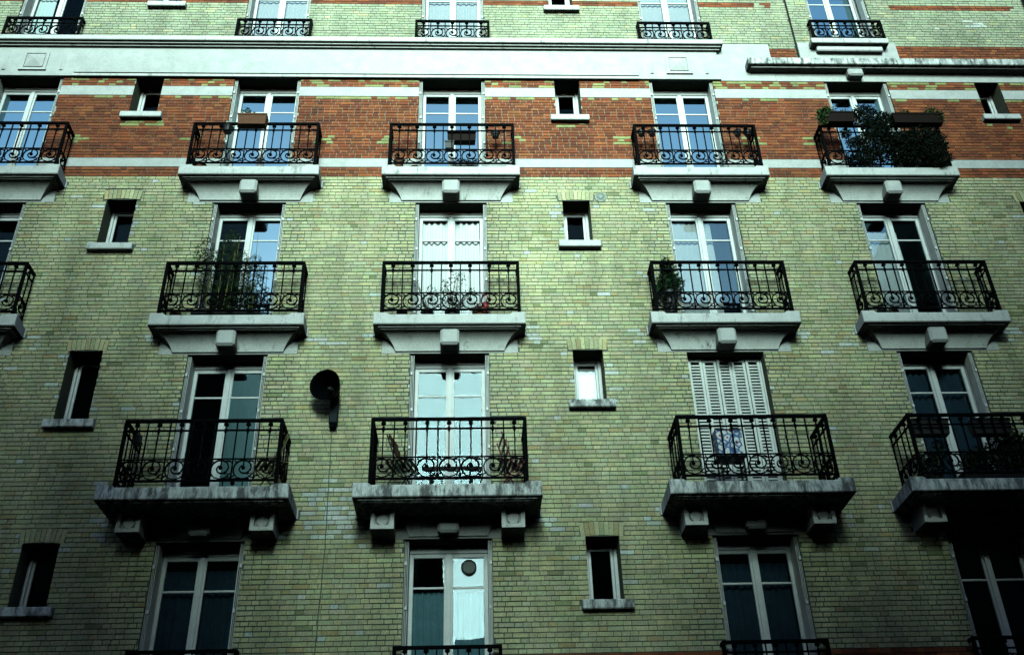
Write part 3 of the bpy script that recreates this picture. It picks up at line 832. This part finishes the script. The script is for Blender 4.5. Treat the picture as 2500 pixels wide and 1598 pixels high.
# fourth-floor balconies
trough('window_box', 'rusty brown box with a small green plant hung over the second red-brick balcony rail', -3.67, -3.17, -.55, -.37, 14.10, 14.32, 'terracotta',
       [(-.12, .0, .32, .09, .06, .10, 1), (-.02, 0, .27, .05, .05, .05, .5)], 150, .05, GR)
pot_plant('hanging_bowl', 'dark empty bowl hooked under the same rail, left of the rusty brown box', -3.885, -.26, 14.15, .10, .10, 'dark_pot', cat='bowl')
pot_plant('clay_saucer', 'low ochre pot on the slab at the left end of the rusty-box balcony', -4.25, -.22, 13.27, .11, .13, 'terracotta', cat='pot')
trough('planter', 'brown trough hanging inside the middle red-brick balcony rail', -.07, .43, -.29, -.13, 13.97, 14.17, 'brown_pot', flare=.015)
trough('planter', 'small dark box hanging lower, left under the brown trough', -.11, .05, -.28, -.14, 13.80, 13.955, 'dark_pot', flare=.01, hang=False)
pot_plant('hanging_bowl', 'round dark pot hooked on the right of the middle red-brick balcony', .775, -.22, 14.09, .082, .11, 'dark_pot', cat='bowl')
pot_plant('flower_pot', 'stacked clay pots at the left end of the middle red-brick balcony', -.90, -.18, 13.27, .09, .32, 'terracotta', cat='pot')
pot_plant('flower_pot', 'low clay pot beside the stacked clay pots, middle red-brick balcony', -.62, -.2, 13.27, .10, .10, 'terracotta', cat='pot')
trough('planter', 'long black trough with flat dark greenery on the floor of the middle red-brick balcony', .06, .46, -.28, -.1, 13.27, 13.44, 'dark_pot', [(0, 0, .22, .19, .08, .09, 1)], 260, .05, DG, hang=False)
for x, t in ((3.36, 'left of the two wire-rimmed pots, left end of the fourth red-brick balcony'), (3.55, 'right of the two wire-rimmed pots, left end of the fourth red-brick balcony'),
             (5.08, 'left of the two wire-rimmed pots, right end of the fourth red-brick balcony'), (5.26, 'right of the two wire-rimmed pots, right end of the fourth red-brick balcony')):
    q = pot_plant('hanging_bowl', 'dark bowl, '+t, x, -.24, 14.13, .075, .10, 'dark_pot', cat='bowl')
    build(MB().tube([(.13*math.cos(R(a)), 0, .13+.10*math.sin(R(a))) for a in range(-50, 235, 15)], .0035, 4), 'wire_hoop', 'iron', q)
# the overgrown balcony
EX = 7.61
trough('planter', 'brown trough with trailing leaves at the left of the overgrown balcony rail', EX-1.02, EX-.47, -.52, -.36, 14.24, 14.46, 'brown_pot',
       [(-.18, 0, .26, .16, .10, .12, 1), (-.30, -.03, .12, .08, .09, .20, .7), (.16, 0, .22, .12, .08, .08, .5)], 900, .055, GR)
trough('planter', 'long brown trough with sparse leaves at the right of the overgrown balcony rail', EX+.22, EX+1.13, -.52, -.36, 14.22, 14.43, 'brown_pot',
       [(-.18, 0, .25, .10, .07, .06, .5), (.30, 0, .27, .12, .09, .12, 1), (.42, -.03, .16, .07, .07, .12, .5)], 560, .055, GR)
ivy = thing('climbing_ivy', 'dark ivy mass smothering the far right red-brick balcony', 'ivy', (EX, -.2, 13.27))
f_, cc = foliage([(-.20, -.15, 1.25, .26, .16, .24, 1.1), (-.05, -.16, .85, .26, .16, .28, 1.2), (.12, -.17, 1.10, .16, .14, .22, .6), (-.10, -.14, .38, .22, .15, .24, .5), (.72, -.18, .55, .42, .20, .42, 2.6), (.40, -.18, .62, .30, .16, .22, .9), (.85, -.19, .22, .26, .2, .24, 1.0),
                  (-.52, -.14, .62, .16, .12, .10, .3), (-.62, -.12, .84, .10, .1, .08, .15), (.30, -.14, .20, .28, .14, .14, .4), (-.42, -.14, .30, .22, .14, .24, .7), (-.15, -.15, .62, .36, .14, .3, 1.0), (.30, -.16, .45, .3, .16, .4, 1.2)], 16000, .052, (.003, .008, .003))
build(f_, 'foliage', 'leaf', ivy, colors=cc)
for k in range(7):
    x = random.uniform(-.3, .9); build(MB().tube([(x, .0, .01), (x*.9+.05, -.1, .4), (x*.8, -.14, .8)], [.012, .009, .005], 5), 'stem', 'stem', ivy)
pot_plant('flower_pot', 'big clay tub under the ivy at the right end of the overgrown balcony', EX+.75, -.18, 13.27, .13, .26, 'brown_pot', cat='pot')
# middle-row balconies
bam = trough('planter', 'dark trough of tall bamboo stretching across the second middle-row balcony', -3.98, -2.92, -.28, -.08, 10.265, 10.42, 'dark_pot', None, hang=False)
for k in range(13):
    x = random.uniform(-.5, .5); h = random.uniform(1.1, 1.75); lean = random.uniform(-.12, .12)
    build(MB().tube([(x, 0, .12), (x+lean*.4, .01, h*.5), (x+lean, .0, h)], [.007, .006, .003], 5), 'cane', 'cane', bam)
f_, cc = foliage([(-.38, .02, .95, .17, .12, .55, 1.2), (-.12, .02, 1.25, .20, .10, .62, 1.5), (.08, .02, .9, .18, .10, .6, 1.3), (.32, .02, .85, .20, .11, .5, 1.4), (-.52, 0, 1.3, .14, .08, .42, .5), (.2, 0, .35, .3, .1, .25, .6), (-.1, .05, .45, .35, .1, .3, .8)], 3000, .075, (.022, .05, .014), .2, .6)
build(f_, 'foliage', 'leaf', bam, colors=cc)
pot_plant('flower_pot', 'clay pot low behind the rail left of the bamboo trough', -4.22, -.2, 10.265, .09, .14, 'terracotta', cat='pot')
pot_plant('flower_pot', 'small brown pot at the left of the bare-shrub balcony', -.745, -.2, 10.265, .085, .15, 'brown_pot', cat='pot')
pot_plant('pot_shrub', 'black round pot with a thin bare-twigged shrub, left of the middle shrub', -.35, -.2, 10.265, .095, .15, 'dark_pot',
          [(.05, 0, .52, .10, .08, .16, 1), (-.18, 0, .66, .05, .05, .10, .25), (.0, 0, .28, .12, .08, .12, .6)], 110, .035, DG, .5, 7)
pot_plant('pot_shrub', 'widest pot with a loose leafy shrub in front of the white voile window', .035, -.2, 10.265, .115, .16, 'dark_pot',
          [(0, 0, .45, .22, .10, .18, 1), (.10, 0, .78, .16, .08, .16, .7), (-.12, 0, .66, .10, .08, .12, .4), (.0, 0, .28, .2, .1, .14, .8), (.28, 0, .5, .08, .06, .12, .4)], 420, .04, DG, .5, 12)
pot_plant('flower_pot', 'wide orange clay pot at the right of the bare-shrub balcony', .465, -.2, 10.265, .115, .17, 'terracotta', cat='pot')
can = thing('watering_can', 'red handled can standing behind the middle-row middle rail, above the orange pot', 'can', (.55, -.13, 10.435))
build(MB().lathe([(.055, 0), (.06, .16), (.05, .19)], 14), 'body', 'red', can)
build(MB().tube([(-.05, 0, .17)]+[(.055*math.cos(R(a))-.005, 0, .22+.16*math.sin(R(a))) for a in range(165, 0, -20)]+[(.05, 0, .17)], .008, 6), 'handle', 'red', can)
build(MB().tube([(-.05, 0, .05), (-.10, 0, .14), (-.13, 0, .19)], [.012, .010, .013], 6), 'spout', 'red', can)
pot_plant('pot_shrub', 'bushy green plant in a tall dark pot, left end of the fourth middle-row balcony', 3.49, -.19, 10.265, .12, .50, 'dark_pot',
          [(0, 0, .72, .19, .12, .22, 1.4), (.03, -.02, .95, .15, .11, .18, 1), (.12, 0, .68, .15, .1, .16, .7), (.0, 0, 1.10, .09, .08, .12, .3), (-.1, 0, .6, .13, .1, .12, .6)], 1700, .065, (.014, .045, .016), .34, 5)
pot_plant('flower_pot', 'small dark pot by the left rail post of the far right middle-row balcony', 6.84, -.2, 10.265, .085, .13, 'dark_pot', [(0, 0, .2, .1, .07, .07, 1)], 90, .05, DG, cat='pot')
pot_plant('flower_pot', 'small clay pot right of the little dark pot, far right middle-row balcony', 7.03, -.2, 10.265, .08, .13, 'terracotta', [(0, 0, .19, .09, .07, .06, 1)], 70, .05, DG, cat='pot')
# second-floor balconies
trough('planter', 'black trough hung inside the left of the dark right-hand balcony rail', 6.62, 7.16, -.66, -.48, 8.02, 8.25, 'dark_pot')
trough('planter', 'black trough with drooping leaves, middle of the dark right-hand balcony rail', 7.50, 8.06, -.66, -.48, 8.02, 8.25, 'dark_pot', [(.1, -.02, .24, .2, .07, .06, 1), (.28, 0, .05, .12, .08, .14, .8)], 240, .055, (.05, .07, .02))
bush = trough('planter', 'large planter with a dark bush filling the right of the dark right-hand balcony', 7.25, 8.55, -.52, -.2, 7.265, 7.50, 'dark_pot',
              [(-.15, 0, .42, .45, .15, .24, 1.4), (.35, 0, .55, .35, .16, .34, 1.5), (.1, 0, .7, .3, .1, .2, .4)], 3200, .07, (.02, .045, .02), hang=False)
pot_plant('pot_shrub', 'spindly shrub in a black pot at the left of the dark right-hand balcony', 6.85, -.42, 7.265, .13, .2, 'dark_pot', [(0, 0, .42, .2, .12, .2, 1), (.2, 0, .6, .12, .1, .2, .5)], 420, .06, (.02, .045, .02))
pt = thing('patterned_pot', 'square blue and white patterned pot before the closed shutter', 'pot', (3.955, -.52, 7.74))
mb = MB(); a_, b_, h_ = .165, .19, .38
mb.v += [(-a_, -.11, 0), (a_, -.11, 0), (a_, .11, 0), (-a_, .11, 0), (-b_, -.13, h_), (b_, -.13, h_), (b_, .13, h_), (-b_, .13, h_)]
mb.f += [(3, 2, 1, 0), (0, 1, 5, 4), (1, 2, 6, 5), (2, 3, 7, 6), (3, 0, 4, 7), (4, 5, 6, 7)]; mb.mi += [0]*6
build(mb, 'pot_body', 'pattern', pt)
st = thing('plant_stand', 'low dark stand carrying the patterned pot on the shuttered balcony', 'stand', (3.955, -.52, 7.265))
build(MB().box(-.2, .2, -.14, .14, .425, .468, bev=.006), 'tray', 'dark_pot', st)
for sx in (-.16, .16):
    for sy in (-.1, .1): build(MB().box(sx-.012, sx+.012, sy-.012, sy+.012, 0, .424), 'leg', 'dark_pot', st)
# folding chairs and table
def slat_chair(label, x, y, z, rz, m_fr, m_sl, fold=0):
    t = thing('folding_chair', label, 'chair', (x, y, z), (0, 0, rz))
    bk = R(-16)
    for s in (-1, 1):
        X = s*.19
        build(MB().tube([(X, -.19, 0), (X, .02, .44), (X, .16, .88)], .011, 6), 'frame_bar', m_fr, t)
        build(MB().tube([(X*.9, .20, 0), (X*.9, .02, .30), (X*.9, -.18, .45)], .011, 6), 'frame_bar', m_fr, t)
    for k in range(6): build(MB().box(-.2, .2, -.20+k*.066, -.155+k*.066, .452, .466, bev=.003), 'seat_slat', m_sl, t)
    for k in range(3):
        zz = .60+k*.11; yy = .02+(zz-.44)/.44*.14
        build(MB().box(-.2, .2, yy-.018, yy-.006, zz, zz+.07, bev=.003), 'back_slat', m_sl, t)
    return t
slat_chair('green slatted folding chair with brown back, left of the small balcony table', -.66, -.36, 7.265, R(75), 'green_paint', 'wood')
slat_chair('magenta folding chair at the right end of the balcony beside the wall lamp', .88, -.36, 7.265, R(98), 'magenta', 'magenta')
slat_chair('olive slatted chair at the right end of the balcony left of the wall lamp', -2.45, -.42, 7.265, R(-65), 'olive_wood', 'olive_wood')
tb = thing('balcony_table', 'small dark table between the two folding chairs', 'table', (.05, -.36, 7.265))
build(MB().box(-.42, .42, -.06, .06, .410, .425, bev=.005), 'table_top', 'dark_pot', tb)
for sx in (-.3, .25):
    for sy in (-.045, .045): build(MB().tube([(sx, sy, 0), (sx, sy, .20), (sx, sy, .399)], [.012, .016, .012], 6), 'leg', 'dark_pot', tb)
ln = thing('lantern', 'small dark lantern on the left side rail of the balcony beside the wall lamp', 'lantern', (-4.33, -.48, 8.03))
build(MB().lathe([(.05, 0), (.06, .03), (.06, .13), (.02, .18), (.008, .26)], 10), 'body', 'dark_pot', ln)

# ------------------------------------------------------------------ wall lamp and its cable
lp = thing('wall_lamp', 'black dish-shaped lamp on a grey bracket fixed to the brick wall', 'lamp', (-1.70, -.01, 8.48))
build(MB().box(-.065, .065, -.10, .009, .07, .50, bev=.015), 'bracket', 'lamp_grey', lp)
build(MB().box(-.05, .05, -.08, -.001, .0, .068, bev=.012), 'cable_box', 'lamp', lp)
ax = Vector((-.30, -.95, -.10)).normalized(); q = ax.to_track_quat('Z', 'Y').to_euler()
build(MB().lathe([(.07, -.30), (.10, -.24), (.19, -.05), (.235, .06), (.238, .085), (.225, .085), (.20, .03), (.11, -.17), (.06, -.23), (.004, -.235)], 32, cap=False), 'shade', 'lamp', lp, (-.10, -.27, .58), q, smooth=True)
build(MB().lathe([(.004, -.30), (.075, -.302), (.07, -.295)], 16, cap=False), 'shade_cap', 'lamp_grey', lp, (-.10, -.27, .58), q)
build(MB().lathe([(.03, -.20), (.045, -.14), (.04, -.09), (.004, -.06)], 14), 'bulb', 'bulb', lp, (-.10, -.27, .58), q, smooth=True)
build(MB().tube([(0, -.05, .48), (-.02, -.07, .56), (-.05, -.09, .60)], .04, 8), 'swivel', 'lamp_grey', lp)
cb = MB(); z = 8.482; P = []
while z > 4.3: P.append((-1.70+.012*math.sin(z*2.1)+random.uniform(-.004, .004), -.013, z)); z -= .12
tag(build(cb.tube(P, .008, 5), 'lamp_cable', 'cable'), 'thin grey cable running down the brick from the wall lamp', 'cable')

# ------------------------------------------------------------------ the far side of the street (seen in the panes); heights and gaps shaped to shade the facade
def opposite(x0, x1, h, label, storeys, step):
    t = thing('street_shade_block', label, 'building', ((x0+x1)/2, -16, 0)); hw = (x1-x0)/2
    build(MB().box(-hw, hw, -9, 0, 0, h), 'wall', 'opp', t)
    build(MB().box(-hw-.0, hw+.0, -9.3, .35, h+.002, h+.35, bev=.05), 'cornice', 'opp', t)
    mb = MB(); mb.v += [(-hw, .1, h+.352), (hw, .1, h+.352), (hw, -9, h+.352), (-hw, -9, h+.352), (-hw+.2, -1.6, h+2.4), (hw-.2, -1.6, h+2.4), (hw-.2, -7.4, h+2.4), (-hw+.2, -7.4, h+2.4)]
    mb.f += [(1, 0, 4, 5), (2, 1, 5, 6), (3, 2, 6, 7), (0, 3, 7, 4), (4, 7, 6, 5)]; mb.mi += [0]*5
    rf = build(mb, 'roof', 'opp_roof', t)
    for k in range(max(1, int(hw/2.5))):
        x = -hw+1.2+k*4.6
        if x > hw-.6: break
        build(MB().box(x-.45, x+.45, -2.6, -1.9, h+1.2, h+3.5, bev=.03), 'chimney', 'opp', t)
        for j in range(3): build(MB().lathe([(.11, 0), (.09, .45)], 8), 'chimney_pot', 'terracotta', t, (x-.3+.3*j, -2.25, h+3.502))
    me = cached('oppwin', lambda: MB().box(-.55, .55, 0, .04, 0, 1.9, bev=.01).mesh('window', 'opp_glass'))
    z = 3.6
    while z < h-2.2:
        x = -hw+1.4
        while x < hw-.8: put('window', me, t, (x, .003, z)); x += step
        z += 3.05
opposite(-48, -7.75, 21.5, 'tall rendered building across the street, left end of its row, sized to shade the facade', 6, 3.1)
opposite(-7.7, -6.7, 12.0, 'slim low building across the street between the left-hand tall ones, shaped to let sky into a pane', 4, 2.7)
opposite(-6.65, -3.6, 17.3, 'fairly tall narrow building across the street, second block left of the gap, sized to darken the left side', 4, 2.7)
opposite(-3.55, -1.5, 14.6, 'mid-height building across the street just left of the narrow gap, sized to shade the lower floors', 4, 2.7)
opposite(-1.4, -.46, 11.2, 'sliver of a building across the street, stepping down into the gap, shaped to keep sky out of a low pane', 3, 2.7)
opposite(-.42, .95, 8.2, 'narrow low building across the street filling the gap between taller neighbours, kept low to let sky light through', 2, 2.4)
opposite(1.0, 6.6, 14.6, 'mid-height building across the street just right of the narrow gap, sized to shade the lower floors', 4, 2.4)
opposite(6.7, 18.0, 20.5, 'tall building across the street, sized to darken the right-hand side and its windows', 6, 2.9)
opposite(18.1, 60, 26.0, 'tallest slate-roofed building across the street at the right end, sized to shade the facade', 7, 3.1)
